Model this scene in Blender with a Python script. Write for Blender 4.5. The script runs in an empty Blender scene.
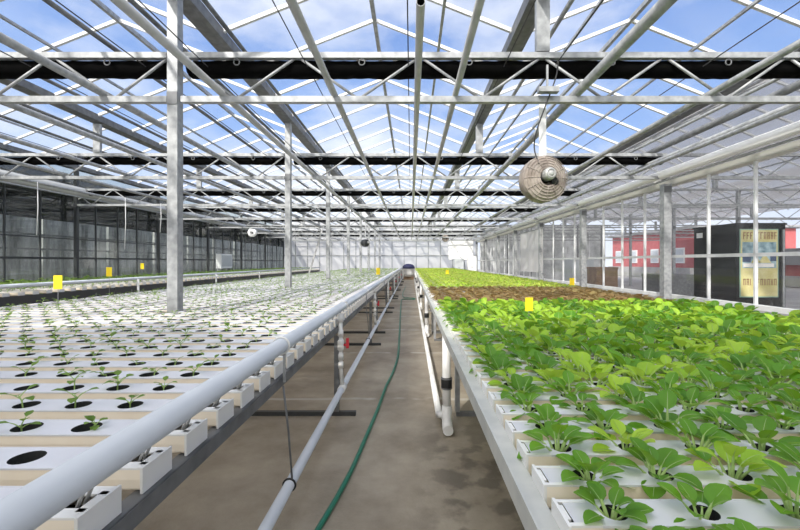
import bpy, math, random
from mathutils import Vector, Matrix

R = math.radians
rnd = random.Random(7)
scene = bpy.context.scene
COL = scene.collection

# ------------------------------------------------------------------ constants
EYE = 1.46                      # camera height
F = 405.0                       # focal length in pixels of an 800 px wide frame
TOP = EYE - 0.55                # top of the growing channels
T0, TP, TN = 4.55, 4.2, 8       # first truss, truss pitch, number
XL, XP, XR = -10.9, -2.65, 5.6  # wall side, post row, wall side
SPAN = 8.25
END = 34.6
HG, HR = EYE + 3.08, EYE + 3.90  # gutter, ridge heights
BC, TC = EYE + 1.82, EYE + 2.31 # truss chords

# ------------------------------------------------------------------ materials
MATS = {}
def mat(name, color, rough=0.5, metal=0.0, noise=None, bump=None, spec=0.5):
    """noise = (scale, amount, second colour); bump = (scale, strength)"""
    m = bpy.data.materials.new(name); m.use_nodes = True
    nt = m.node_tree; b = nt.nodes['Principled BSDF']
    b.inputs['Base Color'].default_value = (*color, 1)
    b.inputs['Roughness'].default_value = rough
    b.inputs['Metallic'].default_value = metal
    b.inputs['Specular IOR Level'].default_value = spec
    tc = nt.nodes.new('ShaderNodeTexCoord')
    if noise:
        n = nt.nodes.new('ShaderNodeTexNoise'); n.inputs['Scale'].default_value = noise[0]
        n.inputs['Detail'].default_value = 5
        nt.links.new(tc.outputs['Object'], n.inputs['Vector'])
        r = nt.nodes.new('ShaderNodeValToRGB')
        r.color_ramp.elements[0].position = 0.5 - 0.5 * (1 - noise[1]); r.color_ramp.elements[0].position = 0.35
        r.color_ramp.elements[1].position = 0.68
        r.color_ramp.elements[0].color = (*color, 1); r.color_ramp.elements[1].color = (*noise[2], 1)
        nt.links.new(n.outputs['Fac'], r.inputs['Fac']); nt.links.new(r.outputs['Color'], b.inputs['Base Color'])
    if bump:
        n2 = nt.nodes.new('ShaderNodeTexNoise'); n2.inputs['Scale'].default_value = bump[0]
        nt.links.new(tc.outputs['Object'], n2.inputs['Vector'])
        bp = nt.nodes.new('ShaderNodeBump'); bp.inputs['Strength'].default_value = bump[1]
        bp.inputs['Distance'].default_value = 0.02
        nt.links.new(n2.outputs['Fac'], bp.inputs['Height']); nt.links.new(bp.outputs['Normal'], b.inputs['Normal'])
    MATS[name] = m
    return m

GALV = mat('galvanised steel', (.27, .28, .285), .5, .25, (14, .5, (.42, .43, .435)))
GALVD = mat('dull steel', (.13, .135, .14), .55, .3, (10, .5, (.20, .205, .21)))
STEEL_W = mat('pale painted steel', (.40, .405, .40), .45, 0, (6, .5, (.50, .50, .49)))
BARW = mat('white glazing bar', (.66, .67, .68), .45)
MULLW = mat('pale mullion', (.66, .67, .67), .45, 0, (8, .5, (.76, .77, .77)))
GUTM = mat('pale drain metal', (.50, .51, .48), .5, .1, (9, .5, (.62, .62, .57)))
PIPEW = mat('white pipe', (.52, .565, .63), .32, 0, (3, .5, (.58, .62, .68)))
PVC = mat('white pvc', (.80, .80, .79), .35, 0, (9, .5, (.70, .69, .66)))
LIDM = mat('channel lid', (.70, .70, .73), .4, 0, (5, .5, (.64, .64, .66)))
TROUGHM = mat('cream channel side', (.93, .84, .70), .5, 0, (7, .5, (.88, .77, .61)))
CAPM = mat('white end cap', (.82, .81, .78), .4)
DARKM = mat('dark hole', (.012, .014, .012), .8)
TUBEM = mat('grey feed tube', (.38, .38, .37), .35)
BLACKM = mat('black cloth', (.004, .004, .004), .95, spec=.05)
RUBBER = mat('black rubber', (.015, .015, .016), .5)
REDM = mat('red valve', (.62, .03, .05), .4)
HOSEM = mat('green hose', (.012, .17, .105), .4)
YELM = mat('yellow card', (.95, .72, .02), .5)
CREAMM = mat('cream rail', (.70, .69, .64), .5)
ROLLM = mat('white rolled film', (.88, .88, .88), .3, 0, (3, .5, (.80, .80, .80)))
GREYROLL = mat('grey rolled film', (.50, .50, .48), .5, 0, (3, .5, (.52, .52, .50)))
MULLD = mat('dark mullion', (.045, .048, .05), .5)  # on the left wall the mullions' inner shade is put into this colour
FANM = mat('dusty fan', (.23, .19, .16), .85, 0, (7, .5, (.50, .44, .39)))
FANMET = mat('worn fan metal', (.42, .42, .40), .5, .3, (12, .5, (.6, .6, .58)))
WHITEM = mat('white sheet', (.86, .86, .86), .6)
NAVYM = mat('navy cover', (.012, .014, .06), .7)
CABM = mat('black cabinet', (.006, .007, .007), .4, spec=.2)
PINKM = mat('red wall', (.40, .09, .095), .7, 0, (2, .5, (.47, .13, .13)))
WINW = mat('white window', (.75, .75, .75), .5)
ROOFG = mat('grey roof', (.30, .30, .31), .7)
STEMM = mat('pale stalk', (.36, .50, .17), .5)
PGREEN = mat('pale stem', (.33, .48, .14), .5)
BOXG = mat('grey box', (.50, .53, .55), .5)
CABLEM = mat('dark cable', (.03, .03, .032), .5)
WOODM = mat('brown board', (.22, .14, .09), .7, 0, (4, .5, (.30, .2, .13)))

def leaf_mat(name, c1, c2, trans, scale=9):
    m = bpy.data.materials.new(name); m.use_nodes = True
    nt = m.node_tree; nt.nodes.clear()
    out = nt.nodes.new('ShaderNodeOutputMaterial')
    tc = nt.nodes.new('ShaderNodeTexCoord'); n = nt.nodes.new('ShaderNodeTexNoise')
    n.inputs['Scale'].default_value = scale; n.inputs['Detail'].default_value = 3
    info = nt.nodes.new('ShaderNodeObjectInfo')
    nt.links.new(tc.outputs['Object'], n.inputs['Vector'])
    add = nt.nodes.new('ShaderNodeMath'); add.operation = 'MULTIPLY_ADD'
    nt.links.new(info.outputs['Random'], add.inputs[0]); add.inputs[1].default_value = .35
    nt.links.new(n.outputs['Fac'], add.inputs[2])
    r = nt.nodes.new('ShaderNodeValToRGB')
    r.color_ramp.elements[0].position = .4; r.color_ramp.elements[1].position = .95
    r.color_ramp.elements[0].color = (*c1, 1); r.color_ramp.elements[1].color = (*c2, 1)
    nt.links.new(add.outputs[0], r.inputs['Fac'])
    p = nt.nodes.new('ShaderNodeBsdfPrincipled'); p.inputs['Roughness'].default_value = .42
    p.inputs['Specular IOR Level'].default_value = .35
    nt.links.new(r.outputs['Color'], p.inputs['Base Color'])
    t = nt.nodes.new('ShaderNodeBsdfTranslucent'); t.inputs['Color'].default_value = (*trans, 1)
    mx = nt.nodes.new('ShaderNodeMixShader'); mx.inputs[0].default_value = .35
    nt.links.new(p.outputs[0], mx.inputs[1]); nt.links.new(t.outputs[0], mx.inputs[2])
    nt.links.new(mx.outputs[0], out.inputs[0])
    return m
LEAF = leaf_mat('green leaf', (.050, .165, .014), (.135, .33, .026), (.38, .64, .04))
LEAFY = leaf_mat('sunlit yellow green leaf', (.26, .46, .03), (.42, .62, .06), (.66, .85, .09))
SEEDL = leaf_mat('seedling leaf', (.075, .165, .02), (.17, .28, .04), (.3, .45, .05), 30)
LEAFF = leaf_mat('pale green leaf', (.34, .46, .05), (.52, .62, .11), (.76, .82, .15))
REDL = leaf_mat('bronze leaf', (.30, .19, .08), (.36, .30, .11), (.46, .30, .11), 6)

def glass_mat(name, clear, tint=(1, 1, 1), gloss=.07, body=(.9, .92, .95), rough=.03, dirt=0.0):
    """thin glazing: mostly clear, a little reflection and a thin film of dust that scatters light"""
    m = bpy.data.materials.new(name); m.use_nodes = True
    nt = m.node_tree; nt.nodes.clear()
    out = nt.nodes.new('ShaderNodeOutputMaterial')
    tr = nt.nodes.new('ShaderNodeBsdfTransparent'); tr.inputs[0].default_value = (*tint, 1)
    gl = nt.nodes.new('ShaderNodeBsdfGlossy'); gl.inputs['Roughness'].default_value = rough
    tl = nt.nodes.new('ShaderNodeBsdfTranslucent'); tl.inputs[0].default_value = (*body, 1)
    df = nt.nodes.new('ShaderNodeBsdfDiffuse'); df.inputs[0].default_value = (*body, 1)
    ms = nt.nodes.new('ShaderNodeMixShader'); ms.inputs[0].default_value = .5
    nt.links.new(tl.outputs[0], ms.inputs[1]); nt.links.new(df.outputs[0], ms.inputs[2])
    m1 = nt.nodes.new('ShaderNodeMixShader'); m1.inputs[0].default_value = 1 - clear
    if dirt:
        tc = nt.nodes.new('ShaderNodeTexCoord'); n = nt.nodes.new('ShaderNodeTexNoise')
        n.inputs['Scale'].default_value = 1.1; n.inputs['Detail'].default_value = 6
        nt.links.new(tc.outputs['Object'], n.inputs['Vector'])
        mp = nt.nodes.new('ShaderNodeMapRange'); mp.inputs[1].default_value = .4; mp.inputs[2].default_value = .75
        mp.inputs[3].default_value = 1 - clear; mp.inputs[4].default_value = 1 - clear + dirt
        nt.links.new(n.outputs['Fac'], mp.inputs[0]); nt.links.new(mp.outputs[0], m1.inputs[0])
    nt.links.new(tr.outputs[0], m1.inputs[1]); nt.links.new(ms.outputs[0], m1.inputs[2])
    m2 = nt.nodes.new('ShaderNodeMixShader'); m2.inputs[0].default_value = gloss
    nt.links.new(m1.outputs[0], m2.inputs[1]); nt.links.new(gl.outputs[0], m2.inputs[2])
    nt.links.new(m2.outputs[0], out.inputs[0])
    return m
GLASS_ROOF = glass_mat('roof glass', .96, gloss=.02, dirt=.12)
GLASS_SIDE = glass_mat('side glass', .985, gloss=.03, dirt=.025)
GLASS_DARK = glass_mat('left side glass', .95, tint=(.85, .88, .86), gloss=.07, dirt=.08, body=(.5, .52, .52))
FILM = glass_mat('milky roof film', .15, gloss=.02, body=(.34, .33, .33))
FROST = glass_mat('frosted end wall', .06, gloss=.03, body=(.80, .79, .77))  # white body also stands in for the bright haze at the far end

def concrete():
    m = bpy.data.materials.new('concrete floor'); m.use_nodes = True
    nt = m.node_tree; b = nt.nodes['Principled BSDF']; L = nt.links.new
    tc = nt.nodes.new('ShaderNodeTexCoord')
    n1 = nt.nodes.new('ShaderNodeTexNoise'); n1.inputs['Scale'].default_value = 1.3; n1.inputs['Detail'].default_value = 8
    n1.inputs['Roughness'].default_value = .65
    L(tc.outputs['Object'], n1.inputs['Vector'])
    r1 = nt.nodes.new('ShaderNodeValToRGB'); e = r1.color_ramp.elements
    e[0].position, e[1].position = .35, .7
    e[0].color = (.225, .188, .140, 1); e[1].color = (.43, .375, .295, 1)
    L(n1.outputs['Fac'], r1.inputs['Fac'])
    # dark damp spills of their own shape near the drain side
    n2 = nt.nodes.new('ShaderNodeTexNoise'); n2.inputs['Scale'].default_value = 4.2; n2.inputs['Detail'].default_value = 4
    L(tc.outputs['Object'], n2.inputs['Vector'])
    sx = nt.nodes.new('ShaderNodeSeparateXYZ'); L(tc.outputs['Object'], sx.inputs[0])
    mx_ = nt.nodes.new('ShaderNodeMapRange'); mx_.inputs[1].default_value = -.02; mx_.inputs[2].default_value = .28
    L(sx.outputs['X'], mx_.inputs[0])
    my_ = nt.nodes.new('ShaderNodeMapRange'); my_.inputs[1].default_value = 4.2; my_.inputs[2].default_value = 3.0
    L(sx.outputs['Y'], my_.inputs[0])
    mm = nt.nodes.new('ShaderNodeMath'); mm.operation = 'MULTIPLY'; L(mx_.outputs[0], mm.inputs[0]); L(my_.outputs[0], mm.inputs[1])
    r2 = nt.nodes.new('ShaderNodeMapRange'); r2.inputs[1].default_value = .47; r2.inputs[2].default_value = .56
    L(n2.outputs['Fac'], r2.inputs[0])
    m2 = nt.nodes.new('ShaderNodeMath'); m2.operation = 'MULTIPLY'; L(mm.outputs[0], m2.inputs[0]); L(r2.outputs[0], m2.inputs[1])
    m3 = nt.nodes.new('ShaderNodeMath'); m3.operation = 'MULTIPLY'; L(m2.outputs[0], m3.inputs[0]); m3.inputs[1].default_value = .55
    mix = nt.nodes.new('ShaderNodeMixRGB'); L(m3.outputs[0], mix.inputs[0]); L(r1.outputs['Color'], mix.inputs[1])
    mix.inputs[2].default_value = (.05, .042, .034, 1)
    # pale lime lines across the slab
    w = nt.nodes.new('ShaderNodeTexNoise'); w.inputs['Scale'].default_value = 2.0; L(tc.outputs['Object'], w.inputs['Vector'])
    yy = nt.nodes.new('ShaderNodeMath'); yy.operation = 'MULTIPLY_ADD'; L(w.outputs['Fac'], yy.inputs[0]); yy.inputs[1].default_value = .16
    L(sx.outputs['Y'], yy.inputs[2])
    fr = nt.nodes.new('ShaderNodeMath'); fr.operation = 'PINGPONG'; L(yy.outputs[0], fr.inputs[0]); fr.inputs[1].default_value = 1.1
    ln = nt.nodes.new('ShaderNodeMapRange'); ln.inputs[1].default_value = .045; ln.inputs[2].default_value = .02
    L(fr.outputs[0], ln.inputs[0])
    n3 = nt.nodes.new('ShaderNodeTexNoise'); n3.inputs['Scale'].default_value = 2.6; L(tc.outputs['Object'], n3.inputs['Vector'])
    r3 = nt.nodes.new('ShaderNodeMapRange'); r3.inputs[1].default_value = .43; r3.inputs[2].default_value = .56
    L(n3.outputs['Fac'], r3.inputs[0])
    m4 = nt.nodes.new('ShaderNodeMath'); m4.operation = 'MULTIPLY'; L(ln.outputs[0], m4.inputs[0]); L(r3.outputs[0], m4.inputs[1])
    m5 = nt.nodes.new('ShaderNodeMath'); m5.operation = 'MULTIPLY'; L(m4.outputs[0], m5.inputs[0]); m5.inputs[1].default_value = .8
    mix2 = nt.nodes.new('ShaderNodeMixRGB'); L(m5.outputs[0], mix2.inputs[0]); L(mix.outputs[0], mix2.inputs[1])
    mix2.inputs[2].default_value = (.50, .47, .42, 1)
    L(mix2.outputs[0], b.inputs['Base Color']); b.inputs['Roughness'].default_value = .62
    n4 = nt.nodes.new('ShaderNodeTexNoise'); n4.inputs['Scale'].default_value = 60; L(tc.outputs['Object'], n4.inputs['Vector'])
    bp = nt.nodes.new('ShaderNodeBump'); bp.inputs['Strength'].default_value = .25; bp.inputs['Distance'].default_value = .01
    L(n4.outputs['Fac'], bp.inputs['Height']); L(bp.outputs['Normal'], b.inputs['Normal'])
    return m
FROSTN = glass_mat('near gable diffuser', .06, gloss=.03, body=(.50, .50, .49))
CONC = concrete()
GRAVEL = mat('grey yard', (.30, .29, .28), .9, 0, (1.2, .5, (.42, .41, .40)))
OUTER = mat('streaked reflection panels', (.05, .055, .05), .7, 0, (1.0, .5, (.62, .62, .60)))  # pale streaks stand in for reflections in the left panes
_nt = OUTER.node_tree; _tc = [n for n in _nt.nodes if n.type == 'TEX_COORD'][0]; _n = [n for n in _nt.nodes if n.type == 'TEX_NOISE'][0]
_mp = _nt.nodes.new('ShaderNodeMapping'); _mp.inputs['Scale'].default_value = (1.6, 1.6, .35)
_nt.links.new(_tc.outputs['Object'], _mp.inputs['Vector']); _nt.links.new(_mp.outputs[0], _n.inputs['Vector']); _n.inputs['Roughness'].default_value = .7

# ------------------------------------------------------------------ mesh builder
class MB:
    def __init__(s): s.v, s.f, s.m, s.sm = [], [], [], []
    def face(s, idx, m=0, smooth=False): s.f.append(idx); s.m.append(m); s.sm.append(smooth)
    def box(s, x0, x1, y0, y1, z0, z1, m=0):
        b = len(s.v)
        s.v += [(x, y, z) for z in (z0, z1) for y in (y0, y1) for x in (x0, x1)]
        for q in ((0, 2, 3, 1), (4, 5, 7, 6), (0, 1, 5, 4), (2, 6, 7, 3), (0, 4, 6, 2), (1, 3, 7, 5)):
            s.face([b + i for i in q], m)
    def quad(s, a, b_, c, d, m=0):
        b = len(s.v); s.v += [tuple(a), tuple(b_), tuple(c), tuple(d)]; s.face([b, b + 1, b + 2, b + 3], m)
    def tube(s, pts, r, n=10, m=0, caps=True, radii=None):
        pts = [Vector(p) for p in pts]; b = len(s.v); k = len(pts)
        ref = None
        for i, p in enumerate(pts):
            t = (pts[min(i + 1, k - 1)] - pts[max(i - 1, 0)]).normalized()
            if ref is None:
                ref = Vector((0, 0, 1)) if abs(t.z) < .9 else Vector((1, 0, 0))
            u = t.cross(ref).normalized(); w = u.cross(t).normalized(); ref = w
            rr = radii[i] if radii else r
            for j in range(n):
                a = 2 * math.pi * j / n
                s.v.append(tuple(p + rr * (math.cos(a) * u + math.sin(a) * w)))
        for i in range(k - 1):
            for j in range(n):
                j2 = (j + 1) % n
                s.face([b + i * n + j, b + i * n + j2, b + (i + 1) * n + j2, b + (i + 1) * n + j], m, True)
        if caps:
            s.face([b + j for j in range(n)][::-1], m); s.face([b + (k - 1) * n + j for j in range(n)], m)
    def bar(s, p, q, w, h, m=0):
        """rectangular bar from p to q"""
        p, q = Vector(p), Vector(q); t = (q - p).normalized()
        ref = Vector((0, 0, 1)) if abs(t.z) < .95 else Vector((0, 1, 0))
        u = t.cross(ref).normalized() * (w / 2); v = u.cross(t).normalized() * (h / 2)
        b = len(s.v)
        for c in (p, q):
            for a, e in ((-1, -1), (1, -1), (1, 1), (-1, 1)): s.v.append(tuple(c + a * u + e * v))
        for i in range(4):
            j = (i + 1) % 4; s.face([b + i, b + j, b + 4 + j, b + 4 + i], m)
        s.face([b + 3, b + 2, b + 1, b], m); s.face([b + 4, b + 5, b + 6, b + 7], m)
    def lathe(s, prof, c, axis='z', n=24, m=0):
        """prof: (radius, along) list; axis y or z"""
        b = len(s.v); c = Vector(c)
        for r, h in prof:
            for j in range(n):
                a = 2 * math.pi * j / n; x, y = r * math.cos(a), r * math.sin(a)
                d = (x, y, h) if axis == 'z' else ((x, h, y) if axis == 'y' else (h, x, y))
                s.v.append(tuple(c + Vector(d)))
        for i in range(len(prof) - 1):
            for j in range(n):
                j2 = (j + 1) % n
                s.face([b + i * n + j, b + i * n + j2, b + (i + 1) * n + j2, b + (i + 1) * n + j], m, True)
    def torus(s, c, R_, r, axis='y', n=28, k=6, m=0):
        pts = []
        b = len(s.v); c = Vector(c)
        for i in range(n):
            a = 2 * math.pi * i / n
            for j in range(k):
                e = 2 * math.pi * j / k; q = R_ + r * math.cos(e); h = r * math.sin(e)
                x, y = q * math.cos(a), q * math.sin(a)
                s.v.append(tuple(c + Vector((x, h, y) if axis == 'y' else ((x, y, h) if axis == 'z' else (h, x, y)))))
        for i in range(n):
            for j in range(k):
                i2, j2 = (i + 1) % n, (j + 1) % k
                s.face([b + i * k + j, b + i * k + j2, b + i2 * k + j2, b + i2 * k + j], m, True)
    def add(s, o, M=None, m_off=0):
        b = len(s.v)
        s.v += [tuple(M @ Vector(p)) for p in o.v] if M else list(o.v)
        s.f += [[b + i for i in f] for f in o.f]; s.m += [x + m_off for x in o.m]; s.sm += o.sm
    def mesh(s, name, mats):
        me = bpy.data.meshes.new(name); me.from_pydata(s.v, [], s.f)
        for x in (mats if isinstance(mats, (list, tuple)) else [mats]): me.materials.append(x)
        me.polygons.foreach_set('material_index', s.m); me.polygons.foreach_set('use_smooth', s.sm)
        me.update(); return me
    def obj(s, name, mats, parent=None, loc=(0, 0, 0)):
        return link(name, s.mesh(name, mats), parent, loc)

def link(name, me, parent=None, loc=(0, 0, 0)):
    o = bpy.data.objects.new(name, me); COL.objects.link(o); o.location = loc
    if parent: o.parent = parent
    return o
def tag(o, label=None, cat=None, group=None, kind=None):
    for k, v in (('label', label), ('category', cat), ('group', group), ('kind', kind)):
        if v: o[k] = v
    return o
def thing(name, label, cat, loc=(0, 0, 0), group=None, kind=None):
    return tag(link(name, None, None, loc), label, cat, group, kind)
def copy_tree(o, parent=None):
    c = o.copy(); COL.objects.link(c)
    if parent: c.parent = parent
    for ch in KIDS.get(o.name, []): copy_tree(ch, c)
    return c
KIDS = {}
def reg(root, *kids):
    KIDS[root.name] = list(kids); return root
def one(name, mb, mats, label, cat, group=None, kind=None, loc=(0, 0, 0)):
    return tag(mb.obj(name, mats, None, loc), label, cat, group, kind)

UNITS = 'zero one two three four five six seven eight nine ten eleven twelve thirteen fourteen fifteen sixteen seventeen eighteen nineteen'.split()
TENS = '_ _ twenty thirty forty fifty sixty seventy eighty ninety'.split()
ORDU = 'zeroth first second third fourth fifth sixth seventh eighth ninth tenth eleventh twelfth thirteenth fourteenth fifteenth sixteenth seventeenth eighteenth nineteenth'.split()
ORDT = {20: 'twentieth', 30: 'thirtieth', 40: 'fortieth', 50: 'fiftieth', 60: 'sixtieth', 70: 'seventieth', 80: 'eightieth', 90: 'ninetieth'}
def ordinal(n):
    if n < 20: return ORDU[n]
    if n < 100:
        return ORDT[n] if n % 10 == 0 else TENS[n // 10] + '-' + ORDU[n % 10]
    r = n % 100
    return 'hundredth' if r == 0 and n == 100 else UNITS[n // 100] + '-hundred-and-' + ordinal(r)

ROW_Y = [T0 + TP * k for k in range(TN)]

# ------------------------------------------------------------------ world, sun, camera
w = bpy.data.worlds.new('sky'); scene.world = w; w.use_nodes = True
nt = w.node_tree; nt.nodes.clear(); L = nt.links.new
tc = nt.nodes.new('ShaderNodeTexCoord'); sx = nt.nodes.new('ShaderNodeSeparateXYZ'); L(tc.outputs['Generated'], sx.inputs[0])
gr = nt.nodes.new('ShaderNodeValToRGB'); e = gr.color_ramp.elements
e[0].position, e[0].color = .0, (.80, .85, .93, 1)
e[1].position, e[1].color = .62, (.115, .24, .60, 1)
x = gr.color_ramp.elements.new(.28); x.color = (.27, .43, .78, 1)
L(sx.outputs['Z'], gr.inputs['Fac'])
mp = nt.nodes.new('ShaderNodeMapping'); mp.inputs['Scale'].default_value = (1.0, 1.0, 2.4); L(tc.outputs['Generated'], mp.inputs['Vector'])
cn = nt.nodes.new('ShaderNodeTexNoise'); cn.inputs['Scale'].default_value = 2.1; cn.inputs['Detail'].default_value = 7; cn.inputs['Roughness'].default_value = .55
L(mp.outputs[0], cn.inputs['Vector'])
cr = nt.nodes.new('ShaderNodeMapRange'); cr.inputs[1].default_value = .44; cr.inputs[2].default_value = .68; cr.inputs[4].default_value = .9
L(cn.outputs['Fac'], cr.inputs[0])
mix = nt.nodes.new('ShaderNodeMixRGB'); L(cr.outputs[0], mix.inputs[0]); L(gr.outputs['Color'], mix.inputs[1])
mix.inputs[2].default_value = (.85, .88, .93, 1)
# bright hazy half of the sky around the sun, behind the photographer
dt = nt.nodes.new('ShaderNodeVectorMath'); dt.operation = 'DOT_PRODUCT'; L(tc.outputs['Generated'], dt.inputs[0])
dt.inputs[1].default_value = (-.36 / 1.11, -.80 / 1.11, .68 / 1.11)
gl = nt.nodes.new('ShaderNodeMapRange'); gl.interpolation_type = 'SMOOTHSTEP'; gl.inputs[1].default_value = .15; gl.inputs[2].default_value = 1.0
L(dt.outputs['Value'], gl.inputs[0])
mix_b = nt.nodes.new('ShaderNodeMixRGB'); L(gl.outputs[0], mix_b.inputs[0]); L(mix.outputs[0], mix_b.inputs[1])
mix_b.inputs[2].default_value = (2.45, 2.43, 2.38, 1); mix = mix_b
bg = nt.nodes.new('ShaderNodeBackground'); bg.inputs['Strength'].default_value = 1.0; L(mix.outputs[0], bg.inputs['Color'])
wo = nt.nodes.new('ShaderNodeOutputWorld'); L(bg.outputs[0], wo.inputs['Surface'])

sun = bpy.data.lights.new('sun', 'SUN'); sun.energy = 3.6; sun.angle = R(2.0); sun.color = (1, .96, .90)
so = bpy.data.objects.new('sun', sun); COL.objects.link(so)
SUN_DIR = Vector((.36, .80, -.64)).normalized()
so.rotation_euler = SUN_DIR.to_track_quat('-Z', 'Y').to_euler()

cam = bpy.data.cameras.new('photo_camera'); co = bpy.data.objects.new('photo_camera', cam); COL.objects.link(co)
co.location = (0, 0, EYE); co.rotation_euler = (R(90), 0, 0)
cam.sensor_width = 36; cam.lens = F / 800 * 36; cam.shift_x = -11 / 800; cam.shift_y = -3 / 800
cam.clip_start = .05; cam.clip_end = 300
scene.camera = co
scene.view_settings.view_transform = 'Standard'; scene.view_settings.look = 'None'
scene.view_settings.gamma = 1; scene.view_settings.use_curve_mapping = False
scene.view_settings.exposure = 0.32
scene.cycles.max_bounces = 10; scene.cycles.transparent_max_bounces = 24

# ------------------------------------------------------------------ floor and outside ground
b = MB(); b.box(XL, XR, -1.9, END, -.12, 0)
tag(b.obj('floor', CONC), 'stained brown concrete greenhouse floor under the benches', 'floor', None, 'structure')
b = MB(); b.box(-60, XL - .1, -20, 80, -.15, -.03); b.box(XR + .1, 60, -20, 80, -.15, -.03); b.box(XL - .1, XR + .1, END + .1, 80, -.15, -.03)
tag(b.obj('ground', GRAVEL), 'grey yard ground outside the glass walls', 'ground', None, 'structure')

# ------------------------------------------------------------------ walls
def glazed_side(name, x, face, glass, mull, ztop, zsill, label, thick=.05):
    """one long glazed side wall: pane sheet, mullions, transom, sill"""
    root = thing(name, label, 'wall', (x, 0, 0), None, 'structure')
    b = MB(); b.box(-.006, .006, -1.9, END, zsill, ztop); b.obj('glass', glass, root)
    y = T0 - TP * 1.5
    while y < END:
        if min(abs(y - r) for r in ROW_Y) > .2:
            b = MB(); b.box(-thick / 2 + face * .0, thick / 2, y - .017, y + .017, zsill, ztop + .02); b.obj('mullion', mull, root)
        y += TP / 4
    for z in (EYE + .12,):
        b = MB(); b.box(-.02, .02, -1.9, END, z - .03, z + .03); b.obj('transom', mull, root)
    return root
wr = glazed_side('wall_right', XR + .06, -1, GLASS_SIDE, MULLW, EYE + 1.75, EYE - .70, 'clear glazed side wall with pale mullions beside the leafy bench')
b = MB(); b.box(-.055, .07, -1.9, END, EYE - .78, EYE - .70); b.obj('sill', MULLW, wr)
b = MB(); b.box(-.05, .05, -1.9, END, 0, EYE - .78); b.obj('kick_panel', STEEL_W, wr)
b = MB(); b.box(-.055, .14, -1.9, END, EYE + 1.66, EYE + 1.77); b.obj('head_rail', CREAMM, wr)
b = MB(); b.box(-.03, .03, -1.9, END, EYE + 1.77, HG); b.obj('upper_glazing', GLASS_SIDE, wr)

wl = glazed_side('wall_left', XL, 1, GLASS_DARK, MULLD, EYE + 2.1, EYE - .62, 'dim glazed side wall with shade-darkened mullions behind the far bench')
b = MB(); b.box(-.06, .06, -1.9, END, 0, EYE - .62); b.obj('kick_panel', WOODM, wl)
b = MB(); b.box(-.03, .03, -1.9, END, EYE + 2.1, HG); b.obj('upper_glazing', GLASS_DARK, wl)
b = MB(); b.box(-.02, .02, -1.9, END, EYE + .72, EYE + .75); b.obj('transom', MULLD, wl)

# end wall
wb = thing('wall_back', 'milky white glazed end wall with pale grey bars', 'wall', (0, END, 0), None, 'structure')
b = MB()
b.quad((XL, 0, 0), (XR, 0, 0), (XR, 0, HG), (XL, 0, HG))
for g in range(4):
    x0 = XL + g * SPAN / 2; b.v += [(x0, 0, HG), (x0 + SPAN / 2, 0, HG), (x0 + SPAN / 4, 0, HR)]
    n = len(b.v); b.face([n - 3, n - 2, n - 1])
b.obj('frosted_glazing', FROST, wb)
x = XL
while x <= XR + .01:
    b = MB(); b.box(x - .03, x + .03, -.06, -.005, 0, HG); b.obj('mullion', GALV, wb); x += SPAN / 8
for z, h_, m in ((EYE + 1.85, .09, WHITEM), (EYE + .55, .04, GALV), (EYE + 2.6, .05, GALV)):
    b = MB(); b.box(XL, XR, -.10, -.06, z - h_, z + h_); b.obj('rail', m, wb)
b = MB(); b.box(3.2, 5.3, -.13, -.11, EYE + .2, EYE + 1.8); b.obj('white_film', WHITEM, wb)
b = MB(); b.box(XL, XR, -.10, -.02, 0, .7); b.obj('kick_panel', STEEL_W, wb)
OUTG = mat('grey neighbour panels', (.34, .35, .35), .7, 0, (1.0, .5, (.80, .81, .81)))
b = MB(); b.box(XR + .3, 16.6, END, END + .06, -.03, HG)
wn_ = tag(b.obj('wall_back', OUTG), 'grey end wall of the neighbouring bay', 'wall', None, 'structure')
for i in range(11):
    b = MB(); b.box(XR + .6 + i, XR + .68 + i, END - .05, END, -.03, HG); b.obj('mullion', MULLW if i % 2 else GALVD, wn_)
# unseen near gable, its milky film added to screen and soften the sun
b = MB(); b.quad((XL, -1.95, 0), (XR, -1.95, 0), (XR, -1.95, HG), (XL, -1.95, HG))
for g in range(4):
    x0 = XL + g * SPAN / 2; b.v += [(x0, -1.95, HG), (x0 + SPAN / 2, -1.95, HG), (x0 + SPAN / 4, -1.95, HR)]
    n = len(b.v); b.face([n - 3, n - 2, n - 1])
tag(b.obj('wall_front', FROSTN), 'unseen near gable wall with milky film added to soften the sun', 'wall', None, 'structure')

# ------------------------------------------------------------------ roofs
def roof(x0, film, label):
    root = thing('ceiling', label, 'roof', (x0, 0, 0), None, 'structure')
    W = SPAN / 2
    for xa, za, xb, zb in ((0, HG, W / 2, HR), (W / 2, HR, W, HG)):
        b = MB(); y0, y1 = -1.9, END
        b.quad((xa, y0, za + .03), (xb, y0, zb + .03), (xb, y1, zb + .03), (xa, y1, za + .03)); b.obj('glazing', film, root)
        b = MB(); y = T0 - TP * 1.5 - .12
        while y < END:
            b.bar((xa, y, za), (xb, y, zb), .045, .05); y += TP / 4
        b.obj('glazing_bar', BARW, root)
    b = MB(); b.bar((W / 2, -1.9, HR), (W / 2, END, HR), .06, .07); b.obj('ridge_bar', GALV, root)
    for t in (.5, 1.5):
        b = MB(); b.bar((W / 2 * t, -1.9, HG + (HR - HG) * .5 - .05), (W / 2 * t, END, HG + (HR - HG) * .5 - .05), .04, .04); b.obj('purlin', GALV, root)
    return root
for k, nm in ((0, 'glass ridge roof over the far bench beside the dim wall'), (1, 'glass ridge roof over outer half of the seedling bench'),
              (2, 'glass ridge roof above the aisle'), (3, 'glass ridge roof above the leafy bench')):
    roof(XL + k * SPAN / 2, GLASS_ROOF, nm)
for k, nm in ((4, 'milky ridge roof of the neighbouring bay behind clear wall'), (5, 'second milky ridge roof beyond the clear wall'), (6, 'third milky ridge roof beyond the clear wall'), (7, 'fourth milky ridge roof beyond the clear wall')):
    roof(XL + k * SPAN / 2, FILM, nm)

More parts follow.
